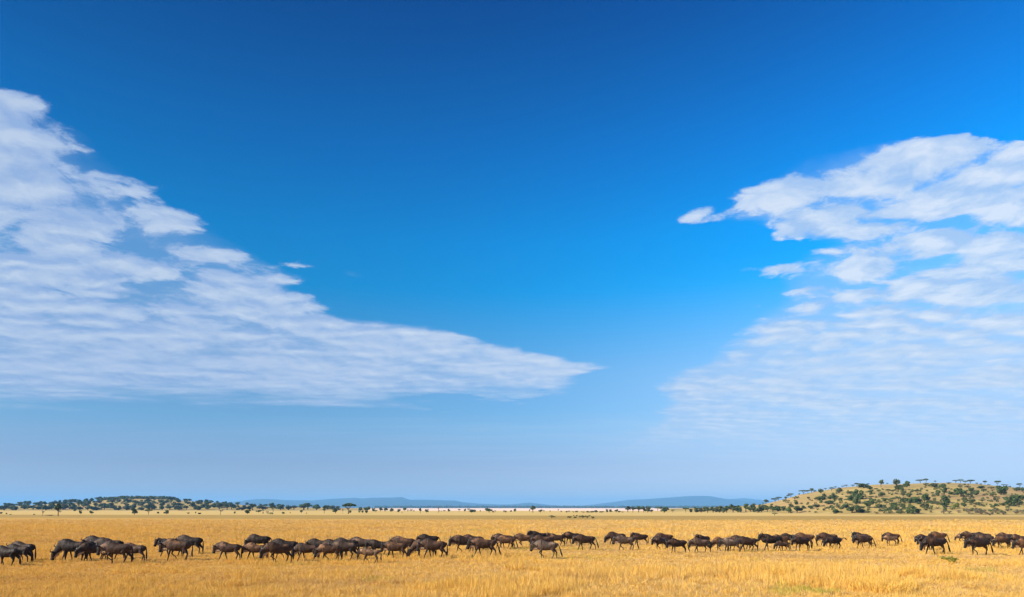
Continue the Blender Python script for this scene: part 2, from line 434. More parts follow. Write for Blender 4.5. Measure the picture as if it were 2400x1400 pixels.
# ------------------------------------------------------------------ trees
def tube(V, F, pts, rad, seg=6):
    """closed tapered tube along points (rad: numbers or (in-plane, sideways) pairs)"""
    base = len(V)
    n = len(pts)
    P_ = [Vector(p) for p in pts]
    for i, p in enumerate(P_):
        d = (P_[min(i + 1, n - 1)] - P_[max(i - 1, 0)])
        d = d.normalized() if d.length > 1e-9 else Vector((0, 0, 1))
        side = Vector((0, 1, 0))
        if abs(d.dot(side)) > .9: side = Vector((1, 0, 0))
        up = d.cross(side).normalized(); side = up.cross(d).normalized()
        r = rad[i]
        r1, r2 = r if isinstance(r, tuple) else (r, r)
        for k in range(seg):
            a = 2 * math.pi * k / seg
            V.append(tuple(p + up * (math.cos(a) * r1) + side * (math.sin(a) * r2)))
    for i in range(n - 1):
        for k in range(seg):
            a = base + i * seg + k; b_ = base + i * seg + (k + 1) % seg
            F.append((a, b_, b_ + seg, a + seg))
    F.append(tuple(base + k for k in range(seg))[::-1])
    F.append(tuple(base + (n - 1) * seg + k for k in range(seg)))
def leaf_quads(V, F, rng, c, r, n, s, droop=0.0):
    for _ in range(n):
        while True:
            q = Vector((rng.uniform(-1, 1), rng.uniform(-1, 1), rng.uniform(-1, 1)))
            if .12 < q.length < 1: break
        q = q * (q.length ** -.35)
        if q.length > 1: q.normalize()
        p = Vector((c[0] + q.x * r[0], c[1] + q.y * r[1], max(.02, c[2] + q.z * r[2])))
        n1 = (q + Vector((rng.gauss(0, .5), rng.gauss(0, .5), rng.gauss(0, .5) + .35))).normalized()
        t1 = n1.orthogonal().normalized()
        t1 = (Matrix.Rotation(rng.uniform(0, 6.28), 3, n1) @ t1)
        t2 = n1.cross(t1)
        k = s * rng.uniform(.6, 1.35)
        b = len(V)
        for e in ((-1, -.6), (1, -.7), (.7, .8), (-.8, .7)):
            V.append(tuple(p + t1 * (e[0] * k) + t2 * (e[1] * k)))
        F.append((b, b + 1, b + 2, b + 3))
def tree_meshes(kind, seed):
    rng = random.Random(seed * 97 + hash_kind[kind])
    TV, TF, CV, CF = [], [], [], []
    leaf = M_LEAF
    if kind == 'bush':
        for k in range(4):
            a = rng.uniform(0, 6.28)
            tube(TV, TF, [(0, 0, -.05), (.12 * math.cos(a), .12 * math.sin(a), .25), (.25 * math.cos(a), .25 * math.sin(a), .55)], [.03, .022, .01], 5)
        for k in range(9):
            a, rr = rng.uniform(0, 6.28), rng.uniform(0, .34)
            h = rng.uniform(.28, .78) * (1 - rr * .7)
            leaf_quads(CV, CF, rng, (rr * math.cos(a), rr * math.sin(a), h), (.19, .19, .20), 52, .060)
    elif kind == 'round':
        tube(TV, TF, [(0, 0, -.06), (.02, 0, .2), (.0, .01, .5)], [.05, .04, .02], 6)
        for k in range(4):
            a = k * 1.57 + rng.uniform(-.4, .4)
            tube(TV, TF, [(.01, 0, .2), (.18 * math.cos(a), .18 * math.sin(a), .42), (.3 * math.cos(a), .3 * math.sin(a), .62)], [.03, .02, .01], 5)
        for k in range(11):
            a, rr = rng.uniform(0, 6.28), rng.uniform(0, .36)
            leaf_quads(CV, CF, rng, (rr * math.cos(a), rr * math.sin(a), rng.uniform(.24, .84)), (.18, .18, .17), 50, .058)
    elif kind == 'acacia':
        tube(TV, TF, [(0, 0, -.06), (.02, 0, .22), (.0, .0, .42)], [.032, .028, .022], 6)
        for k in range(6):
            a = k * 1.05 + rng.uniform(-.3, .3); q = rng.uniform(.24, .4)
            tube(TV, TF, [(.01, 0, .36), (q * .5 * math.cos(a), q * .5 * math.sin(a), .58), (q * math.cos(a), q * math.sin(a), .8)], [.018, .014, .007], 5)
        for k in range(15):
            a, rr = rng.uniform(0, 6.28), .40 * math.sqrt(rng.random())
            leaf_quads(CV, CF, rng, (rr * math.cos(a), rr * math.sin(a), .86 - rr * .28 + rng.uniform(-.04, .03)), (.14, .14, .085), 42, .050)
    elif kind == 'tall':
        tube(TV, TF, [(0, 0, -.06), (.03, 0, .3), (.0, .0, .7)], [.06, .048, .02], 6)
        for k in range(5):
            a = k * 1.26 + rng.uniform(-.4, .4)
            tube(TV, TF, [(.02, 0, .32), (.2 * math.cos(a), .2 * math.sin(a), .55), (.32 * math.cos(a), .32 * math.sin(a), .75)], [.032, .02, .01], 5)
        for k in range(12):
            a, rr = rng.uniform(0, 6.28), rng.uniform(0, .36)
            leaf_quads(CV, CF, rng, (rr * math.cos(a), rr * math.sin(a), rng.uniform(.52, .88)), (.17, .17, .12), 46, .055)
    elif kind in ('scrub', 'dry'):
        for k in range(7):
            a = rng.uniform(0, 6.28); q = rng.uniform(.2, .42)
            tube(TV, TF, [(0, 0, -.05), (q * .5 * math.cos(a), q * .5 * math.sin(a), .4), (q * math.cos(a), q * math.sin(a), rng.uniform(.6, .95))], [.02, .014, .005], 4)
        for k in range(9):
            a, rr = rng.uniform(0, 6.28), rng.uniform(.05, .40)
            leaf_quads(CV, CF, rng, (rr * math.cos(a), rr * math.sin(a), rng.uniform(.2, .85)), (.13, .13, .14), 26, .050)
        if kind == 'dry': leaf = M_DRY
    elif kind == 'bare':
        tube(TV, TF, [(0, 0, -.06), (.02, 0, .35), (-.02, .0, .8)], [.045, .036, .012], 6)
        for k in range(9):
            a = rng.uniform(0, 6.28); z0 = rng.uniform(.3, .6)
            tube(TV, TF, [(.01, 0, z0), (.2 * math.cos(a), .2 * math.sin(a), z0 + .18), (.4 * math.cos(a), .4 * math.sin(a), min(1, z0 + rng.uniform(.25, .4)))], [.022, .015, .005], 4)
        for k in range(7):
            a, rr = rng.uniform(0, 6.28), rng.uniform(.1, .4)
            leaf_quads(CV, CF, rng, (rr * math.cos(a), rr * math.sin(a), rng.uniform(.6, .92)), (.12, .12, .08), 10, .04)
        leaf = M_DRY
    elif kind == 'fresh':
        for k in range(6):
            a = rng.uniform(0, 6.28)
            tube(TV, TF, [(0, 0, -.05), (.2 * math.cos(a), .2 * math.sin(a), .4), (.36 * math.cos(a), .36 * math.sin(a), .7)], [.02, .014, .006], 4)
        for k in range(12):
            a, rr = rng.uniform(0, 6.28), rng.uniform(0, .40)
            leaf_quads(CV, CF, rng, (rr * math.cos(a), rr * math.sin(a), rng.uniform(.2, .85) * (1 - rr * .6)), (.14, .14, .15), 30, .040)
        leaf = M_LEAFG
    return (mesh_from(kind + '_trunk', TV, TF, M_BARK, True), mesh_from(kind + '_crown', CV, CF, leaf))
hash_kind = {'bush': 3, 'round': 5, 'acacia': 7, 'tall': 11, 'scrub': 13, 'dry': 17, 'bare': 19, 'fresh': 23}
TREE = {k: [tree_meshes(k, s) for s in range(4)] for k in hash_kind}
OBJ_NAME = {'bush': 'bush', 'round': 'tree', 'acacia': 'acacia_tree', 'tall': 'tree', 'scrub': 'shrub', 'dry': 'dry_shrub', 'bare': 'bare_tree', 'fresh': 'green_bush'}
CATEG = {'bush': 'bush', 'round': 'tree', 'acacia': 'tree', 'tall': 'tree', 'scrub': 'shrub', 'dry': 'shrub', 'bare': 'tree', 'fresh': 'bush'}
LOOK = {'bush': 'dense dark green bush', 'round': 'round-crowned dark green tree', 'acacia': 'flat-topped acacia tree', 'tall': 'tall dark green tree',
        'scrub': 'small scrubby bush', 'dry': 'dry greyish brown shrub', 'bare': 'thin half-bare tree', 'fresh': 'bright green bush'}
placed = []      # (kind, place phrase, group, px, root)
NT_ = [0]
def add_tree(kind, px, py, wpx, hpx, place, group, label=None):
    x, y, z = px_terrain(px, py)
    w, h = max(.5, wpx * y / FPX), max(.4, hpx * y / FPX)
    tm, cm = TREE[kind][NT_[0] % 4]; NT_[0] += 1
    r = bpy.data.objects.new(OBJ_NAME[kind], None); COL.link(r)
    r.empty_display_size = .3
    r.location = (x, y, z); r.rotation_euler = (0, 0, RNG.uniform(0, 6.28)); r.scale = (w * 1.12, w * 1.12, h * 1.1)
    link('trunk' if kind in ('round', 'acacia', 'tall', 'bare') else 'stems', tm, r)
    link('crown', cm, r)
    r['category'] = CATEG[kind]; r['group'] = group
    if label: r['label'] = label
    else: placed.append((kind, place, px, r))
    return r
K6 = {'a': 'acacia', 'r': 'bush', 'R': 'round', 't': 'tall', 's': 'scrub', 'd': 'dry', 'b': 'bare', 'g': 'fresh'}
# (x, base y, width, height, kind) read off a six-fold enlargement whose corner is given
RH6 = ((2000, 1110), [(45,190,60,50,'a'),(150,210,140,70,'r'),(235,230,80,50,'r'),(205,150,45,30,'a'),(390,195,60,90,'t'),(475,135,30,28,'a'),(610,170,110,85,'r'),(640,235,110,70,'r'),(750,195,90,90,'r'),
 (690,245,50,50,'r'),(940,138,90,48,'a'),(1025,140,60,60,'a'),(1020,185,60,50,'s'),(1140,195,130,60,'r'),(1250,210,110,60,'r'),(1150,137,30,30,'a'),(1345,150,60,25,'s'),(1440,137,70,40,'a'),
 (1505,142,60,52,'a'),(1575,135,50,42,'a'),(1645,142,90,58,'a'),(1740,155,30,25,'s'),(1790,160,30,20,'s'),(1850,170,40,60,'a'),(1900,162,40,20,'s'),(2025,182,70,72,'a'),(2110,184,50,28,'a'),
 (2160,188,30,28,'a'),(2200,200,40,25,'s'),(2340,207,60,62,'a'),(1500,205,60,50,'s'),(1600,200,80,50,'s'),(1790,215,110,40,'r'),(1830,260,60,40,'s'),(1940,215,90,30,'s'),(2075,305,140,130,'r'),
 (1960,250,50,25,'s'),(2300,250,70,60,'r'),(2380,260,60,60,'r'),(2260,232,40,25,'s'),(240,285,60,50,'r'),(355,285,50,45,'a'),(400,330,90,60,'r'),(490,290,60,60,'a'),(555,290,70,55,'a'),
 (610,300,30,20,'s'),(700,330,60,80,'r'),(780,340,70,60,'r'),(830,250,30,25,'s'),(900,310,90,70,'a'),(950,260,30,20,'s'),(800,275,40,30,'s'),(1190,320,70,90,'r'),(1280,330,70,120,'t'),
 (1110,310,40,40,'a'),(1140,320,50,30,'s'),(1290,420,130,110,'r'),(1390,300,90,40,'r'),(1510,330,140,110,'R'),(1650,260,70,60,'r'),(1660,330,80,60,'s'),(1730,310,80,70,'R'),(1960,330,90,70,'s'),
 (1990,385,35,40,'r'),(60,370,130,120,'R'),(30,430,100,90,'r'),(250,375,60,50,'a'),(230,490,120,110,'R'),(445,395,70,50,'r'),(555,410,70,60,'a'),(635,385,60,40,'a'),(720,415,100,70,'r'),
 (800,420,110,70,'r'),(900,420,130,90,'r'),(1000,420,120,120,'R'),(1080,430,60,50,'s'),(470,450,60,45,'a'),(570,480,100,70,'r'),(365,450,80,50,'a'),(340,490,70,50,'s'),(700,490,80,60,'r'),
 (960,480,120,70,'s'),(1190,445,80,60,'s'),(1285,475,110,60,'r'),(1420,500,90,80,'g'),(1570,415,80,70,'r'),(1560,480,60,60,'r'),(1670,420,70,50,'r'),(1740,450,110,40,'s'),(1810,420,70,45,'a'),
 (1820,465,50,35,'s'),(1870,450,35,30,'s'),(2000,465,50,45,'r'),(2130,370,70,40,'r'),(2230,420,170,110,'R'),(2200,460,110,80,'r'),(2100,460,60,40,'r'),(2310,450,110,110,'r'),(2380,380,80,70,'r'),
 (2260,330,60,40,'s'),(80,560,160,90,'R'),(430,565,100,70,'s'),(515,565,60,60,'s'),(650,565,160,70,'s'),(820,572,125,100,'R'),(910,565,80,70,'r'),(1095,555,40,35,'s'),(1180,500,60,25,'s'),
 (1040,505,40,30,'s'),(320,570,50,30,'s'),(210,520,40,25,'s'),(1350,570,60,40,'d'),(1270,575,60,60,'d'),(1620,570,80,70,'d'),(1720,560,60,70,'d'),(1800,580,110,60,'d'),(1920,590,90,50,'d'),
 (2000,560,70,60,'d'),(2110,585,60,50,'d'),(2170,540,40,60,'d'),(2290,580,60,60,'d'),(2370,570,50,50,'d'),(1480,560,50,40,'d')])
RH5 = ((1600, 1120), [(1170,357,80,52,'t'),(1130,352,30,22,'a'),(1300,350,90,55,'a'),(1350,322,70,47,'a'),(1445,292,35,32,'r'),(1480,274,50,44,'a'),(1520,277,70,52,'a'),(1440,345,60,45,'s'),(1480,358,50,40,'s'),
 (1570,305,60,30,'s'),(1610,303,50,40,'s'),(1635,238,30,22,'r'),(1700,233,100,52,'a'),(1760,213,60,42,'a'),(1815,193,60,52,'t'),(1860,195,40,30,'s'),(1765,300,35,30,'r'),(1595,385,65,50,'r'),
 (1250,390,35,25,'r'),(1945,220,90,60,'r'),(2010,178,40,28,'a'),(2095,192,70,50,'a'),(2150,155,40,28,'a'),(2200,220,90,75,'r'),(2250,142,50,24,'a'),(2300,136,40,32,'a'),(2390,135,50,32,'a'),
 (2320,240,40,60,'r'),(2365,230,60,40,'r'),(1990,270,60,50,'r'),(1930,320,150,60,'r'),(2070,310,70,45,'r'),(2130,310,110,65,'r'),(2220,320,60,40,'r'),(2060,375,130,55,'r'),(2225,370,50,60,'s'),
 (1815,330,40,25,'s'),(2360,330,100,80,'r'),(2300,430,90,60,'r'),(2190,430,90,50,'s'),(1800,445,70,50,'r'),(1700,440,70,45,'r'),(1530,420,60,50,'r'),(1490,495,80,80,'r'),
 (1880,420,90,40,'r'),(1980,412,50,25,'s'),(2165,500,80,60,'r'),(2055,455,20,20,'s'),(2380,500,120,80,'R'),(1980,465,30,20,'s'),(2120,492,40,20,'s'),
 (40,490,70,60,'a'),(120,490,40,50,'r'),(190,490,80,62,'R'),(260,490,80,60,'R'),(350,490,90,70,'R'),(430,490,80,65,'R'),(520,490,100,75,'R'),(570,496,50,52,'r'),(620,490,90,80,'R'),(710,490,100,95,'R'),
 (780,490,90,80,'R'),(890,484,80,92,'t'),(950,480,80,60,'R'),(1000,482,90,98,'R'),(1060,490,100,70,'R'),(1110,484,90,95,'R'),(1190,484,70,84,'R'),(1270,484,100,74,'R'),(1340,476,100,66,'R'),(1420,468,80,60,'R')])
def row_of(py, px):
    if px < 1845 and py > 1196: return 'the tree belt left of the right hill', 'tree belt at the foot of the right hill'
    sk = interp(px, SKY_R); ba = interp(px, BASE_R)
    t = (py - sk) / max(4, ba - sk)
    g = 'trees and bushes on the right hill'
    if t < .12: return 'the skyline of the right hill', g
    if t < .40: return 'the upper slope of the right hill', g
    if t < .66: return 'the middle slope of the right hill', g
    if t < .86: return 'the lower slope of the right hill', g
    return 'the foot of the right hill', g
for (ox, oy), lst in (RH6, RH5):
    for (X, Y, w_, h_, k) in lst:
        px, py = ox + X / 6, oy + Y / 6
        place, grp = row_of(py, px)
        m_ = 1.28 if 'belt' in place else 1.18
        add_tree(K6[k], px, py, w_ / 6 * m_, h_ / 6 * (1 + (m_ - 1) * .6), place, grp)
add_tree('round', 1868, 1203.5, 26, 17, None, 'trees and bushes on the right hill', 'broad dark green tree at the left foot of the right hill')
add_tree('acacia', 1815.5, 1210, 12, 8, None, 'lone trees on the plain', 'tiny lone flat-topped tree on the grass before the right hill')

g_plain = 'trees and bushes along the far edge of the plain'
C4 = ((1200, 1120), 'the far plain right of centre', [(40,478,60,40,'R'),(245,488,20,40,'t'),(400,490,55,45,'R'),(450,485,25,30,'t'),(535,488,20,25,'t'),(650,470,20,25,'t'),(690,485,25,25,'s'),
 (770,490,30,25,'r'),(800,485,40,25,'s'),(865,490,40,18,'s'),(915,490,60,30,'s'),(1000,490,60,20,'s'),(1065,490,60,25,'r'),(1120,490,70,25,'r'),(1180,490,70,35,'r'),(1260,490,70,20,'r'),(1335,488,50,45,'R'),
 (1385,488,50,45,'R'),(1465,488,60,45,'R'),(1510,488,40,25,'r'),(1555,490,50,15,'s'),(1630,488,90,80,'t'),(1700,488,70,75,'t'),(1780,488,95,82,'t'),(1850,488,70,82,'t'),(1910,488,100,85,'R'),
 (1965,488,60,40,'R'),(2050,476,70,62,'a'),(2260,490,55,40,'a')])
C3 = ((800, 1120), 'the far plain near the pale flats', [(125,500,40,45,'R'),(20,510,30,80,'b'),(255,490,30,25,'r'),(270,470,60,55,'R'),(300,495,40,40,'r'),(355,500,60,45,'r'),(365,475,100,68,'R'),(450,475,60,48,'R'),
 (485,495,55,40,'a'),(550,475,70,58,'R'),(615,478,70,55,'R'),(710,478,70,45,'R'),(805,490,35,50,'R'),(885,470,65,50,'R'),(855,500,15,20,'s'),(820,470,60,28,'s'),(935,475,30,30,'d'),(980,470,50,32,'d'),
 (1020,475,30,20,'s'),(1110,500,45,70,'t'),(1200,490,60,50,'R'),(1370,476,30,20,'s'),(1405,477,20,20,'s'),(1445,478,40,25,'s'),(1510,480,45,45,'R'),(1655,485,40,45,'a'),(1740,482,35,45,'R'),
 (1790,480,50,45,'a'),(1830,490,80,50,'r'),(1870,487,60,40,'r'),(1955,490,20,35,'t'),(2135,488,40,25,'r'),(2165,485,25,30,'s'),(2285,488,30,35,'r'),(2310,490,30,30,'r'),(2385,482,35,30,'r')])
C2 = ((400, 1120), 'the far plain below the left hill', [(245,515,40,30,'s'),(350,505,25,30,'r'),(410,515,50,25,'r'),(900,505,35,35,'r'),(1080,510,90,60,'R'),(1235,490,80,35,'R'),
 (1300,510,20,60,'s'),(1360,500,40,35,'d'),(1580,512,50,35,'r'),(1680,505,15,25,'s'),(1840,500,40,50,'R'),(1910,510,20,20,'s'),(2160,505,50,90,'t'),(2320,500,90,60,'R')])
C1 = ((0, 1120), 'the far plain below the left hill', [(12,510,40,30,'r'),(90,520,30,30,'s'),(145,525,40,12,'s'),(485,525,40,18,'s'),(845,490,40,30,'d'),(1055,470,50,40,'r'),(1130,515,40,60,'R'),(1290,515,60,50,'R'),
 (2090,520,100,75,'a'),(2225,505,45,30,'r'),(2345,515,75,60,'R'),(700,535,120,12,'s')])
for (ox, oy), place, lst in (C4, C3, C2, C1):
    for (X, Y, w_, h_, k) in lst:
        add_tree(K6[k], ox + X / 6, oy + Y / 6, w_ / 6, h_ / 6, place, g_plain)
add_tree('acacia', 816, 1205, 32, 25, None, g_plain, 'largest umbrella acacia, standing before the blue mountains left of centre')
add_tree('tall', 1249, 1201.7, 15, 15, None, g_plain, 'dark wedge-shaped tree standing alone against the pale flats')
add_tree('round', 1557, 1201.7, 24, 14, None, g_plain, 'wide dark tree right of the small grove before the pale flats')
add_tree('round', 1146, 1201.3, 19, 10, None, g_plain, 'wide dark bushy tree low against the pale flats at centre')
add_tree('bare', 1027.5, 1203.5, 6, 17, None, g_plain, 'tall thin spindly tree sticking up against the mountain foot')
add_tree('acacia', 640, 1200, 19, 13, None, g_plain, 'bright green spreading acacia on the plain under the left hill')
add_tree('fresh', 634, 1206, 15, 5, None, g_plain, 'low wide bright green bush under a spreading acacia')
add_tree('bare', 517, 1207, 12, 14, None, g_plain, 'dry brown half-bare tree at the right foot of the left hill')
add_tree('tall', 136, 1210, 17, 29, None, g_plain, 'big dark thick-trunked tree at the left edge of the plain')
add_tree('bare', 100, 1210, 8, 14, None, g_plain, 'thin bare reddish tree left of the thick-trunked tree')
add_tree('round', 315, 1206.5, 16, 15, None, g_plain, 'rounded green tree standing out on the plain below the left hill')
add_tree('acacia', 560, 1183, 8, 6, None, 'trees and bushes on the left hill', 'single flat-topped tree on the right shoulder of the left hill')

# left hill: bushes in rows up the slope
rg = random.Random(5)
def left_row(n, x0, x1, yf, place, kinds, w0, w1, h0, h1):
    for i in range(n):
        px = x0 + (x1 - x0) * (i + rg.uniform(.1, .9)) / n
        add_tree(rg.choice(kinds), px, yf(px) + rg.uniform(-1.3, 1.3), rg.uniform(w0, w1), rg.uniform(h0, h1), place, 'trees and bushes on the left hill')
sl = lambda px: interp(px, SKY_L)
left_row(30, 0, 480, lambda p: 1195.6, 'the foot of the left hill', ['round', 'bush', 'bush', 'round'], 14, 25, 8, 14)
left_row(20, 90, 560, lambda p: 1196 - (1196 - sl(p)) * .38, 'the lower slope of the left hill', ['bush', 'round', 'bush', 'scrub'], 13, 24, 7, 12)
left_row(18, 130, 540, lambda p: 1196 - (1196 - sl(p)) * .68, 'the upper slope of the left hill', ['bush', 'bush', 'round'], 12, 22, 6, 10)
left_row(17, 10, 238, lambda p: sl(p) + .6, 'the left ridge line of the left hill', ['bush', 'bush', 'round', 'acacia'], 11, 19, 7, 12)
left_row(16, 410, 660, lambda p: sl(p) + .5, 'the right ridge line of the left hill', ['bush', 'round', 'bush'], 9, 16, 5, 8)
left_row(17, 480, 790, lambda p: 1195.5, 'the tree line right of the left hill', ['round', 'bush', 'round', 'tall'], 16, 27, 10, 15)
# the closed wood on the hilltop and the far wooded belt read as masses
def wood(name, label, spots, size, seed):
    r_ = random.Random(seed); V, F = [], []
    for (x, y, z) in spots:
        s = size * r_.uniform(.75, 1.25)
        leaf_quads(V, F, r_, (x, y, z + s * .5), (s * .8, s * .8, s * .55), 46, s * .2)
    o = link(name, mesh_from(name, V, F, M_LEAF)); o['kind'] = 'stuff'; o['label'] = label; o['category'] = 'woodland'
r_ = random.Random(3); sp = []
for i in range(230):
    px = r_.uniform(236, 412); y = LY + r_.uniform(-22, 40); x = (px - 1200) / FPX * y
    sp.append((x, y, terrain(x, y)))
wood('hilltop_woodland', 'closed dark green wood along the top of the left hill', sp, 4.2, 4)
sp = []
for i in range(170):
    px = r_.uniform(-200, 560); y = r_.uniform(770, 1060); x = (px - 1200) / FPX * y
    sp.append((x, y, terrain(x, y)))
wood('hillside_scrub', 'scattered low scrub between the trees of the left hill', sp, 2.6, 9)
sp = []
for i in range(900):
    px = r_.uniform(880, 1760); y = r_.uniform(4300, 5200); x = (px - 1200) / FPX * y
    sp.append((x, y, 0))
wood('distant_woodland', 'thin dark wooded belt beyond the pale flats, below the mountains', sp, 13.0, 6)
sp = []
for i in range(380):
    px = r_.uniform(1850, 2420); py = interp(px, SKY_R) + r_.uniform(.1, 1) ** .8 * 66
    if py < interp(px, BASE_R): sp.append(px_terrain(px, py))
wood('hillside_scrub', 'tiny scattered scrub and low herbs over the right hill', sp, 1.0, 8)

# shrubs, mounds and tufts out on the grass
for X, Y, w_, h_ in ((560,568,100,40),(815,570,90,35),(890,570,70,45),(990,572,100,45),(1060,572,80,45),(1130,575,70,35)):
    add_tree('scrub', 1200 + X / 6, 1120 + Y / 6, w_ / 6, h_ / 6, 'the open plain right of centre', 'low shrubs on the open plain')
bykey = {}
for kind, place, px, r in placed: bykey.setdefault((kind, place), []).append((px, r))
for (kind, place), lst in bykey.items():
    lst.sort(key=lambda q: q[0])
    prep = 'on' if 'belt' not in place else 'in'
    for i, (px, r) in enumerate(lst):
        if len(lst) == 1: r['label'] = f"only {LOOK[kind]} {prep} {place}"
        else: r['label'] = f"{LOOK[kind]} {prep} {place}, {ordinal(i + 1)} from left"

# ------------------------------------------------------------------ wildebeest
def coat_material():
    mt, T, b = material('wildebeest_coat', 0.7, 0.2)
    oi = T.n.new('ShaderNodeObjectInfo'); tcn = T.n.new('ShaderNodeTexCoord'); ob = tcn.outputs['Object']
    x, y, z = T.sep(ob)
    col = oi.outputs['Color']
    at = T.n.new('ShaderNodeAttribute'); at.attribute_name = 'face'
    n = T.noise(ob, 3.2, 4.0, .6)
    shifted = T.v('ADD', ob, T.com(T.m('MULTIPLY', oi.outputs['Random'], 7.0), 0.0, 0.0))
    n2 = T.noise(T.v('MULTIPLY', shifted, (9.0, 2.0, 1.1)), 1.0, 3.0, .55)          # upright brindle stripes
    c = T.mix(T.step(n, .3, .7), T.v('SCALE', col, scale=.62), T.v('SCALE', col, scale=1.3))
    front = T.m('MULTIPLY', T.step(x, .05, -.25), T.step(x, -.78, -.62))
    c = T.mix(T.m('MULTIPLY', T.step(n2, .50, .58), T.m('MULTIPLY', front, .75)), c, (.012, .010, .010))
    c = T.mix(T.step(z, .66, .52, 0, .55), c, (.018, .013, .011))  # belly shade painted into the coat, running down into the dark legs
    c = T.mix(T.step(at.outputs['Fac'], .35, .65), c, (.010, .009, .009))
    back_highlight = T.m('MULTIPLY', T.step(T.noise(shifted, 2.1, 3.0, .6), .48, .66), T.step(z, .80, 1.05))        # sunlit highlights on dusty hair, painted as pale patches along the upper back
    c = T.mix(T.m('MULTIPLY', back_highlight, .8), c, T.v('ADD', T.v('SCALE', col, scale=3.6), (.02, .010, .004)))
    bmp = T.n.new('ShaderNodeBump'); bmp.inputs['Strength'].default_value = .7; bmp.inputs['Distance'].default_value = .06
    T.l.new(T.noise(T.v('MULTIPLY', shifted, (1.0, 1.0, .7)), 5.5, 3.0, .5), bmp.inputs['Height']); T.l.new(bmp.outputs[0], b.inputs['Normal'])
    T.l.new(c, b.inputs['Base Color'])
    T.l.new(T.lin(n, .3, .7, .55, .8), b.inputs['Roughness'])
    b.inputs['Sheen Weight'].default_value = .0
    return mt
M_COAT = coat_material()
M_HAIR, _T, _b = material('black_hair', .7, .3); _b.inputs['Base Color'].default_value = (.012, .010, .010, 1)
M_BEARD, _T, _b = material('pale_beard_hair', .85, .2); _b.inputs['Base Color'].default_value = (.46, .31, .18, 1)
M_HORN, _T, _b = material('dark_horn', .4, .5); _b.inputs['Base Color'].default_value = (.045, .036, .030, 1)

HEADS = {   # neck ring centres (x, z, half height, half width); crown of head; muzzle
    'norm':  ([(-.56, .915, .225, .13), (-.68, .895, .18, .105), (-.79, .875, .14, .09)], (-.795, .985), (-.915, .50)),
    'low':   ([(-.57, .86, .225, .13), (-.71, .77, .18, .105), (-.82, .69, .14, .09)], (-.83, .80), (-.945, .31)),
    'graze': ([(-.59, .80, .225, .13), (-.75, .63, .17, .10), (-.88, .48, .13, .09)], (-.90, .56), (-1.03, .09)),
    'high':  ([(-.54, .99, .225, .13), (-.64, 1.05, .18, .105), (-.72, 1.09, .14, .09)], (-.745, 1.19), (-.93, .74)),
}
LEGS = {'a': ((-.26, 0), (.17, 0), (.23, 0), (-.15, 0)), 'b': ((.20, .0), (-.22, 0), (-.17, 0), (.21, 0)),
        'c': ((.02, 1), (.04, 0), (-.14, 0), (.16, 0)), 'd': ((.04, 0), (-.13, 0), (.07, 0), (.20, .0)), 'e': ((-.16, 0), (.10, .8), (.02, 0), (-.18, 0))}
TORSO = [(.815, .955, .05, .05), (.77, .925, .15, .12), (.66, .885, .215, .19), (.50, .855, .235, .215), (.30, .825, .265, .245), (.08, .825, .295, .26),
         (-.12, .87, .325, .25), (-.28, .905, .355, .235), (-.40, .92, .325, .20), (-.50, .915, .28, .165)]
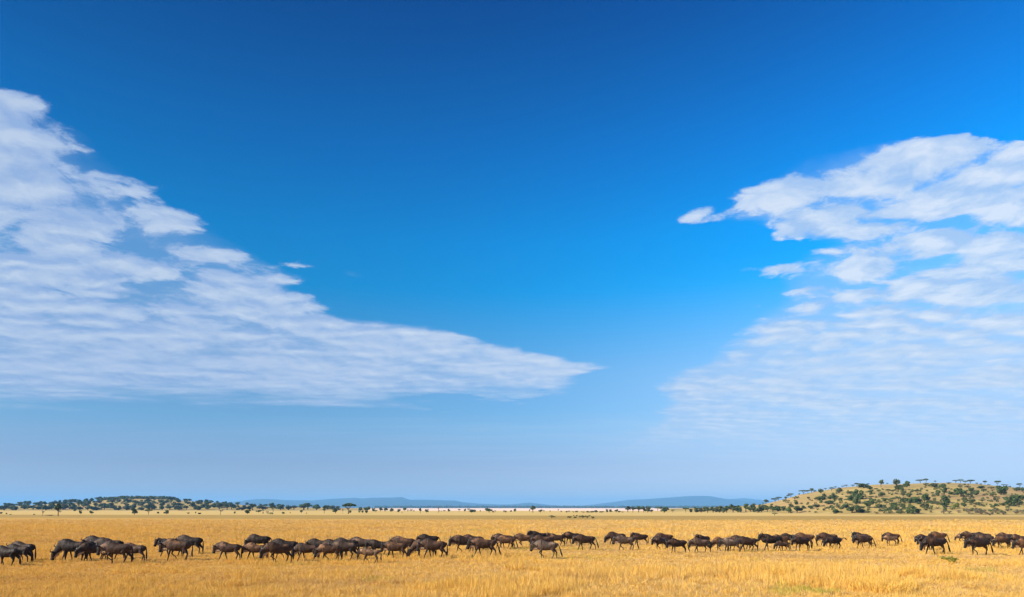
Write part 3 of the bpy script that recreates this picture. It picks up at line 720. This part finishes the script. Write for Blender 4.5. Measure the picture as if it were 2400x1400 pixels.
def beast_body(head, legs, girth=1.0):
    V, F = [], []
    neck, T0, M0 = HEADS[head]
    rings = [(x, z, h * (girth if x > -.45 else 1), w * girth) for x, z, h, w in TORSO] + neck
    tube(V, F, [(x, 0, z) for x, z, h, w in rings], [(h, w) for x, z, h, w in rings], 18)
    t0, m0 = Vector((T0[0], 0, T0[1])), Vector((M0[0], 0, M0[1]))
    ax = (m0 - t0)
    hr = [(-.06, .06, .06), (.05, .125, .10), (.2, .145, .105), (.38, .135, .095), (.58, .105, .075), (.78, .098, .078), (.95, .094, .082), (1.03, .065, .06)]
    tube(V, F, [t0 + ax * q for q, _, _ in hr], [(a_, b_) for _, a_, b_ in hr], 14)
    # hump ridge and ears
    for s in (-1, 1):
        e0 = t0 + ax * .08
        tube(V, F, [e0 + Vector((.02, s * .07, 0)), e0 + Vector((.05, s * .17, -.02)), e0 + Vector((.07, s * .24, -.05))], [.03, .035, .012], 6)
    tube(V, F, [(-.02, 0, 1.08), (-.20, 0, 1.17), (-.29, 0, 1.205), (-.42, 0, 1.16), (-.55, 0, 1.04)], [.04, .06, .065, .06, .05], 8)
    tube(V, F, [(.78, 0, 1.0), (.85, 0, .96), (.875, 0, .90)], [.05, .035, .028], 8)
    for i, (dx_, lf) in enumerate(LEGS[legs]):
        s = -1 if i % 2 == 0 else 1
        if i < 2:
            yy = s * .12
            pts = [(-.27, s * .10, .84), (-.24 + .22 * dx_, yy, .63), (-.265 + .55 * dx_ - lf * .13, yy, .365 + lf * .05), (-.26 + .95 * dx_ + lf * .12, yy, .10 + lf * .12), (-.29 + dx_ + lf * .16, yy, .0 + lf * .05)]
            rad = [(.15, .09), (.078, .062), .043, .031, .038]
        else:
            yy = s * .13
            pts = [(.57, s * .09, .90), (.48 + .35 * dx_, yy, .66), (.68 + .60 * dx_, yy, .405), (.625 + .95 * dx_, yy, .10), (.585 + dx_, yy, 0)]
            rad = [(.20, .12), (.122, .088), .047, .032, .039]
        tube(V, F, pts, rad, 10)
    me = mesh_from('beast_raw', V, F)
    o = bpy.data.objects.new('beast_raw', me); COL.link(o)
    rm = o.modifiers.new('r', 'REMESH'); rm.mode = 'VOXEL'; rm.voxel_size = .017
    smo = o.modifiers.new('s', 'SMOOTH'); smo.iterations = 5; smo.factor = .5
    dg = bpy.context.evaluated_depsgraph_get()
    out = bpy.data.meshes.new_from_object(o.evaluated_get(dg))
    bpy.data.objects.remove(o); bpy.data.meshes.remove(me)
    out.name = 'wildebeest_body_' + head + '_' + legs
    n = len(out.vertices)
    co = np.empty(n * 3, np.float32); out.vertices.foreach_get('co', co); co = co.reshape(-1, 3)
    ax_ = np.array(ax); L2 = ax_.dot(ax_)
    rel = co - np.array(t0)
    q = rel @ ax_ / L2
    fr = np.array((ax_[2], 0, -ax_[0])); fr = fr / np.linalg.norm(fr)
    if fr[0] > 0: fr = -fr
    off = rel @ fr
    dist = np.linalg.norm(rel - q[:, None] * ax_ - off[:, None] * fr, axis=1)
    fc = ((q > -.02) & (q < 1.1) & (off > .015) & (off < .2) & (dist < .12)) | ((q > .8) & (q < 1.15) & (np.abs(off) < .14) & (dist < .12))
    at = out.attributes.new('face', 'FLOAT', 'POINT'); at.data.foreach_set('value', fc.astype(np.float32))
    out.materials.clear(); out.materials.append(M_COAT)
    out.polygons.foreach_set('use_smooth', [True] * len(out.polygons)); out.update()
    return out
def horn_mesh(head, s, k=1.0):
    _, T0, M0 = HEADS[head]
    t0 = Vector((T0[0], 0, T0[1])); V, F = [], []
    tube(V, F, [t0 + Vector(p) for p in ((.0, s * .02, -.02), (-.01, s * .12 * k, -.015), (-.03, s * .22 * k, -.01), (-.045, s * .285 * k, .05 * k), (-.035, s * .275 * k, .13 * k), (.0, s * .21 * k, .20 * k))],
         [.045, .042, .034, .026, .018, .006], 8)
    return mesh_from('horn', V, F, M_HORN, True)
def fringe(name, top, lens, dirs, thick, mat, rng, sub=4):
    """ragged hanging or standing hair: many tapering locks along a line"""
    V, F = [], []
    n = len(top) - 1
    for i in range(n * sub + 1):
        f = i / sub; j = min(int(f), n - 1); q = f - j
        p = Vector(top[j]).lerp(Vector(top[j + 1]), q); d = Vector(dirs[j]).lerp(Vector(dirs[j + 1]), q)
        ln = (lens[j] + (lens[j + 1] - lens[j]) * q) * rng.uniform(.6, 1.15)
        for y_ in (-.6, 0, .6):
            a = p + Vector((rng.gauss(0, .012), y_ * thick, rng.gauss(0, .008)))
            tip = a + d * (ln * (1 - .25 * abs(y_))) + Vector((rng.gauss(0, .015), rng.gauss(0, .012), 0))
            tube(V, F, [a - d * .03, a.lerp(tip, .5), tip], [(.034, thick * .55), (.026, thick * .45), .004], 5)
    return mesh_from(name, V, F, mat, True)
def mane_mesh(head):
    neck, T0, M0 = HEADS[head]; rng = random.Random(2)
    top = [(T0[0] + .0, 0, T0[1] + .0)] + [(x, 0, z + h * .93) for x, z, h, w in reversed(neck)] + [(-.46, 0, 1.165), (-.34, 0, 1.215), (-.22, 0, 1.20)]
    return fringe('mane', top, [.06, .085, .10, .10, .09, .06, .03], [(.25, 0, .95)] * 7, .034, M_HAIR, rng)
def beard_mesh(head):
    neck, T0, M0 = HEADS[head]; rng = random.Random(4)
    t0, m0 = Vector((T0[0], 0, T0[1])), Vector((M0[0], 0, M0[1])); ax = m0 - t0
    top = [t0 + ax * .72 + Vector((.055, 0, .0)), t0 + ax * .45 + Vector((.09, 0, -.02))] + [Vector((x, 0, z - h * .86)) for x, z, h, w in reversed(neck)] + [Vector((-.49, 0, .685))]
    return fringe('beard', [tuple(p) for p in top], [.10, .17, .20, .20, .16, .08], [(.1, 0, -1)] * 6, .034, M_BEARD, rng)
def tail_mesh(kind):
    V, F = [], []
    path = {'down': [(.85, 0, .95), (.89, 0, .82), (.895, 0, .62), (.885, 0, .42), (.875, 0, .26), (.87, 0, .12)],
            'back': [(.85, 0, .95), (.93, 0, .80), (1.0, 0, .60), (1.06, 0, .40), (1.11, 0, .24), (1.15, 0, .12)],
            'swish': [(.85, 0, .95), (.92, -.03, .84), (.95, -.06, .66), (.93, -.1, .48), (.95, -.13, .34), (1.0, -.15, .22)],
            'up': [(.85, 0, .95), (.97, 0, 1.03), (1.10, 0, 1.05), (1.22, 0, 1.0), (1.30, 0, .92), (1.36, 0, .84)]}[kind]
    tube(V, F, path, [.03, .026, .034, .05, .048, .006], 8)
    return mesh_from('tail', V, F, M_HAIR, True)
BODIES, PARTS = {}, {}
def body_for(head, legs, girth):
    k = (head, legs, girth)
    if k not in BODIES: BODIES[k] = beast_body(head, legs, girth)
    return BODIES[k]
def part_for(name, *a):
    k = (name,) + a
    if k not in PARTS: PARTS[k] = {'horn': horn_mesh, 'mane': mane_mesh, 'beard': beard_mesh, 'tail': tail_mesh}[name](*a)
    return PARTS[k]
TINT = {'d': (.028, .016, .010), 'm': (.068, .034, .018), 'b': (.115, .055, .024), 'g': (.098, .058, .036), 't': (.18, .10, .052), 'p': (.13, .088, .060)}
# (left edge, right edge, feet row) in photo pixels; head pose, leg phase, turn towards the camera, coat, tail, label
HERD = [
 (-22,48,1328,'norm','b',-4,'d','down','black wildebeest cut off by the left edge of the frame, nearest the viewer'),
 (8,73,1321,'norm','d',0,'d','down','dark wildebeest between the cut-off one and the tailing one at far left'),
 (17,85,1316,'norm','a',-6,'d','down','dark wildebeest at far left, rearmost of its trio, tail hanging to the ground'),
 (120,203,1317,'graze','d',0,'d','down','grazing wildebeest with muzzle down in the grass at left'),
 (132,203,1313,'low','a',0,'d','down','dark wildebeest almost hidden behind the grazing one at left'),
 (184,246,1317,'low','b',34,'m','swish','wildebeest turned to the viewer just behind the grazing one, shoulder shining'),
 (192,262,1303,'norm','a',0,'d','back','highest-backed wildebeest at the rear of the left group, horns seen over the herd'),
 (215,288,1311,'norm','b',0,'d','down','black wildebeest hidden behind the grey-necked one in the left group'),
 (230,307,1323,'norm','c',0,'m','down','grey-necked wildebeest in front of the left group with pale streaked throat'),
 (280,344,1317,'norm','a',-4,'m','down','last wildebeest of the left group, tail reaching the ground'),
 (363,427,1307,'high','a',8,'d','down','black wildebeest with raised head and wide horns, first of the trio at left'),
 (374,448,1315,'norm','e',0,'b','swish','brown wildebeest in front of the trio at left'),
 (409,474,1300,'norm','d',0,'d','down','dark wildebeest at the rear right of the trio at left, tail hanging'),
 (500,564,1315,'norm','a',0,'m','down','wildebeest walking alone in the gap between the two left groups'),
 (567,626,1314,'norm','a',0,'b','down','small brown wildebeest nose to tail behind the lone walker'),
 (574,633,1293,'low','b',0,'d','back','black wildebeest standing higher behind the small brown one'),
 (612,684,1320,'low','c',20,'b','down','brown big-bellied wildebeest nearest the viewer in the long central line'),
 (630,697,1310,'norm','e',0,'d','down','dark-humped wildebeest right behind the brown big-bellied one'),
 (684,746,1315,'low','a',6,'m','down','wildebeest following close on the rump of the brown big-bellied one'),
 (716,776,1305,'norm','b',0,'d','down','black-humped wildebeest in the back row with horns pricked, left part of the line'),
 (740,798,1316,'low','e',8,'b','down','wildebeest with lowered head and brown flank in the middle of the long line'),
 (750,811,1307,'norm','a',0,'m','down','grey-shouldered wildebeest in the back row above the lowered-head one'),
 (770,837,1314,'norm','b',0,'g','down','pale-rumped wildebeest walking just ahead of the lone calf'),
 (778,838,1303,'norm','d',0,'d','down','dark hump showing in the back row above the pale-rumped wildebeest'),
 (815,875,1301,'norm','a',0,'g','down','wildebeest with a pale ridge on its shoulder, behind and above the calf'),
 (838,890,1321,'norm','e',0,'t','swish','light brown calf walking alone in front of the long line'),
 (857,911,1303,'norm','b',0,'d','down','dark wildebeest in the back row right above the calf'),
 (893,954,1311,'norm','a',0,'b','down','reddish brown wildebeest following right behind the calf'),
 (912,973,1300,'norm','c',0,'m','down','wildebeest with a bright pale rump behind the reddish brown one'),
 (957,1020,1307,'graze','d',0,'m','down','wildebeest with its black head held low, partly behind another, end of the line'),
 (978,1046,1311,'norm','a',0,'m','down','shiny-backed wildebeest at the right end of the long line'),
 (976,1028,1288,'norm','d',6,'d','back','dark wildebeest farthest back at the right end of the long line'),
 (1052,1114,1297,'norm','e',8,'m','down','wildebeest with wide horns leading the group of three left of centre'),
 (1078,1132,1291,'norm','b',0,'m','down','rearmost wildebeest of the three left of centre'),
 (1096,1162,1306,'norm','a',0,'m','back','front wildebeest of the three left of centre, beside a small green plant'),
 (1151,1201,1286,'norm','b',0,'m','down','rear wildebeest of the overlapping pair at centre'),
 (1160,1206,1288,'norm','a',0,'b','back','smaller front wildebeest of the overlapping pair at centre'),
 (1203,1249,1283,'norm','c',0,'b','down','wildebeest with one foreleg lifted, left of the pale-necked one'),
 (1234,1286,1281,'high','b',12,'d','down','black wildebeest with horns up in the back row at centre'),
 (1243,1295,1290,'norm','d',8,'m','down','shaggy dark wildebeest directly behind the pale-necked one'),
 (1244,1307,1310,'norm','c',0,'p','back','pale-necked striped wildebeest at centre, nearest the viewer, foreleg raised'),
 (1279,1322,1281,'high','a',0,'m','down','wildebeest at the rear right of the central group, seen whole above the pale one'),
 (1315,1361,1278,'norm','b',14,'m','swish','wildebeest with a white-lit rump high in the back row right of centre'),
 (1341,1395,1290,'norm','a',4,'m','back','last wildebeest of the central group, trailing in front at right'),
 (1417,1465,1280,'low','b',0,'m','down','wildebeest with hanging head, first after the gap right of centre'),
 (1436,1488,1291,'norm','e',0,'g','back','pale-backed wildebeest with a white foreleg, in front of the hanging-head one'),
 (1476,1519,1279,'high','d',10,'m','down','wildebeest looking ahead with horns level, alone in the back row'),
 (1523,1569,1290,'norm','c',30,'g','down','black-headed wildebeest with a round grey belly, turned to the viewer'),
 (1530,1576,1281,'low','b',0,'m','down','humped wildebeest behind the round grey-bellied one'),
 (1562,1608,1298,'norm','d',14,'m','back','wildebeest with dark forequarters, foremost of its bunch right of centre'),
 (1612,1666,1298,'norm','a',10,'g','down','wildebeest with a beard and smooth grey flank, leading the right-centre bunch'),
 (1624,1666,1285,'high','b',25,'m','down','tall wildebeest with lifted head and spread horns behind the bearded one'),
 (1664,1712,1293,'low','c',8,'b','down','striped brown wildebeest hidden in part by a young pale one'),
 (1687,1733,1296,'norm','d',0,'p','down','young pale wildebeest with a white-edged back in the right-centre bunch'),
 (1708,1758,1290,'norm','b',0,'m','down','humped wildebeest behind the young pale one'),
 (1722,1774,1294,'norm','a',0,'m','down','last wildebeest of the right-centre bunch'),
 (1775,1833,1292,'high','a',6,'d','down','dark wildebeest with blunt raised head leading the bunch of six'),
 (1805,1850,1285,'norm','b',0,'b','down','brown wildebeest in the back of the bunch of six'),
 (1828,1867,1280,'norm','d',0,'d','down','farthest wildebeest of the bunch of six, only its hump showing'),
 (1814,1849,1293,'low','a',0,'m','swish','small calf in front of the bunch of six'),
 (1850,1902,1292,'norm','d',18,'m','back','wildebeest with a black face turned to the viewer in the bunch of six'),
 (1858,1908,1284,'norm','c',0,'b','back','brown-backed wildebeest at the rear right of the bunch of six'),
 (1913,1962,1283,'norm','b',0,'m','down','rear wildebeest of the pair with the raised tail'),
 (1928,1975,1289,'low','c',14,'d','up','dark wildebeest flicking its tail straight out behind'),
 (1998,2033,1277,'high','a',10,'m','down','top one of three wildebeest lined up behind each other'),
 (2001,2038,1281,'norm','d',0,'g','down','middle one of three wildebeest lined up behind each other'),
 (2003,2041,1286,'norm','b',0,'m','back','bottom and nearest one of three wildebeest lined up behind each other'),
 (2068,2107,1277,'norm','d',0,'m','back','mother wildebeest standing over a pale calf at right'),
 (2067,2103,1280,'norm','c',0,'t','down','pale tan calf in front of its mother at right'),
 (2143,2185,1283,'norm','a',8,'m','down','half-hidden wildebeest at the back left of the right-hand four'),
 (2141,2192,1290,'norm','d',24,'d','down','dark wildebeest facing the viewer, middle of the right-hand four'),
 (2154,2221,1301,'low','b',6,'m','back','big wildebeest nearest the viewer beside the yellow-green bush'),
 (2177,2218,1275,'norm','b',0,'b','back','reddish wildebeest alone in the back row above the big one at right'),
 (2239,2266,1272,'low','a',0,'t','down','small sandy calf far back at right'),
 (2251,2291,1274,'norm','d',0,'m','down','wildebeest right behind the small sandy calf'),
 (2280,2322,1277,'norm','b',0,'m','down','back of a wildebeest showing above the grey one near the right edge'),
 (2279,2328,1285,'low','a',0,'g','down','grey-brown wildebeest in the middle row near the right edge'),
 (2258,2321,1302,'norm','c',6,'m','back','heavy-headed wildebeest nearest the viewer right of the yellow-green bush'),
 (2326,2367,1287,'low','c',10,'b','down','brown wildebeest with lowered head and pale beard near the right edge'),
 (2334,2376,1278,'norm','a',0,'m','down','back of a wildebeest behind the lowered-head one near the right edge'),
 (2362,2411,1287,'norm','b',0,'m','down','wildebeest in the middle row cut by the right edge of the frame'),
 (2374,2430,1302,'norm','a',0,'b','down','young wildebeest in front cut by the right edge of the frame'),
]
CALF = {'light brown calf', 'small calf in', 'pale tan calf', 'small sandy calf'}
for i, (x0, x1, fy, head, legs, yaw, tint, tail, label) in enumerate(HERD):
    ppm = (fy - HOR) / CAM_H
    yw_ = math.radians(yaw)
    ln = {'graze': 1.86, 'low': 1.78, 'norm': 1.755, 'high': 1.765}[head]
    s = (x1 - x0) / ppm / (ln * math.cos(yw_) + .40 * abs(math.sin(yw_)))
    calf = any(label.startswith(c) for c in CALF)
    s = min(.86, max(.62, s)) if calf else min(1.08, max(.86, s))
    y = KD / (fy - HOR)
    xc = ((x0 + x1) / 2 - 1200) / FPX * y
    off = s * (ln / 2 - .83)          # body origin to the middle of its length
    root = bpy.data.objects.new('wildebeest', None); COL.link(root); root.empty_display_size = .3
    root.location = (xc + off * math.cos(yw_), y + off * math.sin(yw_), 0); root.rotation_euler = (0, 0, yw_ + math.radians(((i * 37) % 9) - 4) * .6)
    root.scale = (s, s, s * (1.04 if calf else 1.0))
    root['label'] = label; root['category'] = 'wildebeest'; root['group'] = 'wildebeest herd walking left across the plain'
    o = link('body', body_for(head, legs, .86 if calf else 1.0), root)
    k = .66 + (((i * 53) % 11) - 5) * .035
    o.color = (*[c * k for c in TINT[tint]], 1)
    for sd in (-1, 1): link('horn', part_for('horn', head, sd, .45 if calf else 1.0), root)
    link('mane', part_for('mane', head), root)
    if not calf: link('beard', part_for('beard', head), root)
    link('tail', part_for('tail', tail), root)

# ------------------------------------------------------------------ mounds and plants among the herd
def mound_mesh(seed):
    r_ = random.Random(seed); V, F = [], []
    n, m = 16, 6
    for j in range(m):
        f = j / (m - 1)
        for k in range(n):
            a = 2 * math.pi * k / n
            rr = (1 - f ** 1.6) * (1 + .18 * mnoise.noise((math.cos(a) * 1.5, math.sin(a) * 1.5, seed + f)))
            V.append((rr * math.cos(a) * .5, rr * math.sin(a) * .5, f * (1 + .12 * mnoise.noise((a, f * 3, seed))) - .04))
    for j in range(m - 1):
        for k in range(n):
            F.append((j * n + k, j * n + (k + 1) % n, (j + 1) * n + (k + 1) % n, (j + 1) * n + k))
    return mesh_from('termite_mound', V, F, M_EARTH, True)
for i, (px, py, w_, h_, lab) in enumerate([(107, 1266.5, 16, 4.5, 'dark earth mound on the grass above the grazing wildebeest at left'), (95, 1244.5, 15, 2.2, 'flat low mound farther back near the left edge of the plain'),
                                        (933, 1227.5, 8, 3, 'small pointed earth mound on the empty plain left of centre'), (677, 1228.5, 18, 3, 'flat weedy mound on the empty plain, left part'),
                                        (1969, 1225, 10, 2, 'low dark mound on the plain before the right hill'), (2183, 1234.5, 9, 3, 'small mossy mound above the wildebeest at right')]):
    x, y = px_ground(px, py)
    o = link('termite_mound', mound_mesh(i), None, (x, y, 0)); o.scale = (w_ * y / FPX, w_ * y / FPX, h_ * y / FPX)
    o['label'] = lab; o['category'] = 'mound'; o['group'] = 'earth mounds on the plain'
def flat_plant(kind, px, py, w_, h_, lab):
    x, y = px_ground(px, py)
    tm, cm = TREE[kind][NT_[0] % 4]; NT_[0] += 1
    r = bpy.data.objects.new('green_bush', None); COL.link(r); r.location = (x, y, 0); r.scale = (w_ * y / FPX, w_ * y / FPX, h_ * y / FPX)
    link('stems', tm, r); link('crown', cm, r); r['label'] = lab; r['category'] = 'bush'
flat_plant('fresh', 2227, 1322, 48, 23, 'yellow-green bush in the grass in front of the wildebeest at right')
flat_plant('fresh', 1107, 1311, 8, 14, 'small green plant at the forefoot of a wildebeest left of centre')

# ------------------------------------------------------------------ grass
def tuft_mesh(name, seed, blades, h, spread, lean, width, mat):
    r_ = random.Random(seed); V, F = [], []
    for _ in range(blades):
        a = r_.uniform(0, 6.28); q = spread * math.sqrt(r_.random())
        bx, by = q * math.cos(a), q * math.sin(a)
        a2 = a + r_.gauss(0, .7); l_ = lean * r_.uniform(.2, 1.3); hh = h * r_.uniform(.55, 1.15)
        dx_, dy_ = math.cos(a2) * l_, math.sin(a2) * l_
        w = width * r_.uniform(.7, 1.3); pa = r_.uniform(0, 3.14); wx_, wy_ = math.cos(pa) * w, math.sin(pa) * w
        b = len(V)
        V += [(bx - wx_, by - wy_, -.02), (bx + wx_, by + wy_, -.02), (bx + dx_ * .4 + wx_ * .8, by + dy_ * .4 + wy_ * .8, hh * .6), (bx + dx_ * .4 - wx_ * .8, by + dy_ * .4 - wy_ * .8, hh * .6),
              (bx + dx_, by + dy_, hh * r_.uniform(.8, 1.0))]
        F += [(b, b + 1, b + 2, b + 3), (b + 3, b + 2, b + 4)]
    return mesh_from(name, V, F, mat)
def tuft_collection(name, specs):
    c = bpy.data.collections.new(name)
    for i, sp_ in enumerate(specs):
        c.objects.link(bpy.data.objects.new(f'{name}_{i}', tuft_mesh(f'{name}_{i}', i * 7 + 1, *sp_)))
    return c
def scatter(name, pts, rots, scls, coll, label):
    me = bpy.data.meshes.new(name); me.from_pydata(pts, [], [])
    a = me.attributes.new('rot', 'FLOAT_VECTOR', 'POINT'); a.data.foreach_set('vector', np.asarray(rots, np.float32).ravel())
    a = me.attributes.new('scl', 'FLOAT_VECTOR', 'POINT'); a.data.foreach_set('vector', np.asarray(scls, np.float32).ravel())
    o = link(name, me)
    g = bpy.data.node_groups.new(name, 'GeometryNodeTree')
    g.interface.new_socket('Geometry', in_out='INPUT', socket_type='NodeSocketGeometry')
    g.interface.new_socket('Geometry', in_out='OUTPUT', socket_type='NodeSocketGeometry')
    gi, go = g.nodes.new('NodeGroupInput'), g.nodes.new('NodeGroupOutput')
    ci = g.nodes.new('GeometryNodeCollectionInfo'); ci.inputs['Collection'].default_value = coll; ci.inputs['Separate Children'].default_value = True; ci.inputs['Reset Children'].default_value = True
    ip = g.nodes.new('GeometryNodeInstanceOnPoints'); ip.inputs['Pick Instance'].default_value = True
    def attr(nm):
        n = g.nodes.new('GeometryNodeInputNamedAttribute'); n.data_type = 'FLOAT_VECTOR'; n.inputs['Name'].default_value = nm; return n.outputs[0]
    g.links.new(gi.outputs[0], ip.inputs['Points']); g.links.new(ci.outputs[0], ip.inputs['Instance'])
    e2r = g.nodes.new('FunctionNodeEulerToRotation'); g.links.new(attr('rot'), e2r.inputs[0]); g.links.new(e2r.outputs[0], ip.inputs['Rotation'])
    g.links.new(attr('scl'), ip.inputs['Scale']); g.links.new(ip.outputs[0], go.inputs[0])
    md = o.modifiers.new('scatter', 'NODES'); md.node_group = g
    o['kind'] = 'stuff'; o['label'] = label; o['category'] = 'grass'
    return o
npr = np.random.default_rng(4)
def field(n, y0, y1, power):
    t = npr.random(n)
    y = (y0 ** (1 - power) + t * (y1 ** (1 - power) - y0 ** (1 - power))) ** (1 / (1 - power))
    x = npr.uniform(-.98, .98, n) * y
    return x, y
def fbm(x, y, s, seed):
    return np.array([mnoise.fractal((a * s, b * s, seed), 1.0, 2.0, 3) for a, b in zip(x, y)])
def make_field(name, n, y0, y1, power, hs, specs, label, seed, ws=1.0, keep=None):
    x, y = field(n, y0, y1, power)
    d = fbm(x, y, .11, seed)
    d2 = fbm(x, y, .5, seed + 3)
    k = np.ones(n, bool) if keep is None else keep(d, d2)
    x, y, d, d2 = x[k], y[k], d[k], d2[k]; n = len(x)
    far = np.clip(y / 45.0, .8, 2.2)
    h = hs * np.clip(.85 + .55 * d + .35 * d2, .35, 1.8) * npr.uniform(.75, 1.25, n)
    h = np.where((y > 33) & (y < 62), h * .52, h)
    rot = np.zeros((n, 3)); rot[:, 2] = npr.uniform(0, 6.28, n); rot[:, 0] = npr.normal(0, .06, n); rot[:, 1] = npr.normal(0.05, .06, n)
    scl = np.stack([far * ws * npr.uniform(.8, 1.2, n)] * 2 + [h], 1)
    return scatter(name, np.stack([x, y, np.zeros(n)], 1), rot, scl, tuft_collection(name + '_tuft', specs), label)
make_field('grass', 165000, 17.0, 175.0, 1.55, 1.0, [(20, .26, .15, .13, .006, M_GRASS), (16, .33, .13, .16, .0055, M_GRASS), (24, .20, .17, .12, .007, M_GRASS), (14, .38, .10, .13, .005, M_GRASSY), (18, .28, .14, .2, .006, M_GRASS), (12, .24, .15, .15, .006, M_GRASSP)],
           'short dry golden grass covering the plain', 1.3)
make_field('tall_grass', 42000, 17.0, 120.0, 1.6, 1.15, [(22, .46, .13, .17, .0055, M_GRASSY), (20, .40, .16, .2, .0055, M_GRASSY), (16, .5, .10, .14, .005, M_GRASS)],
           'taller yellow grass growing in patches among the short grass', 7.7, 1.1, lambda d, e: (d > .10) | (e > .55))
make_field('green_grass', 16000, 17.0, 110.0, 1.5, .9, [(22, .26, .16, .15, .007, M_GRASSG), (18, .32, .14, .17, .006, M_GRASSG)],
           'faintly green grass in small patches on the plain', 15.1, 1.0, lambda d, e: d + .3 * e > .34)
def clump(px, py, w_, n, hgt, seed, lab, mat_):
    x, y = px_ground(px, py); wm = w_ * y / FPX
    r_ = random.Random(seed); V, F = [], []
    me = tuft_mesh('grass_tussock', seed, n, hgt, wm * .5, wm * .35, .009, mat_)
    o = link('grass_tussock', me, None, (x, y, 0)); o['label'] = lab; o['category'] = 'grass'; o['group'] = 'big grass tussocks'
clump(2068, 1392, 110, 420, .62, 5, 'largest golden grass tussock, at the bottom right of the field', M_GRASSY)
clump(1205, 1338, 46, 170, .55, 8, 'tall yellow grass tussock in front of the pale-necked wildebeest', M_GRASSY)
clump(1262, 1341, 50, 150, .42, 9, 'orange-gold grass tussock right of the tall yellow one at centre', M_GRASSY)
clump(880, 1366, 70, 170, .34, 12, 'greenish grass tussock below the lone calf', M_GRASSG)
clump(2300, 1345, 60, 150, .42, 14, 'yellowish grass tussock below the right-hand wildebeest group', M_GRASSG)
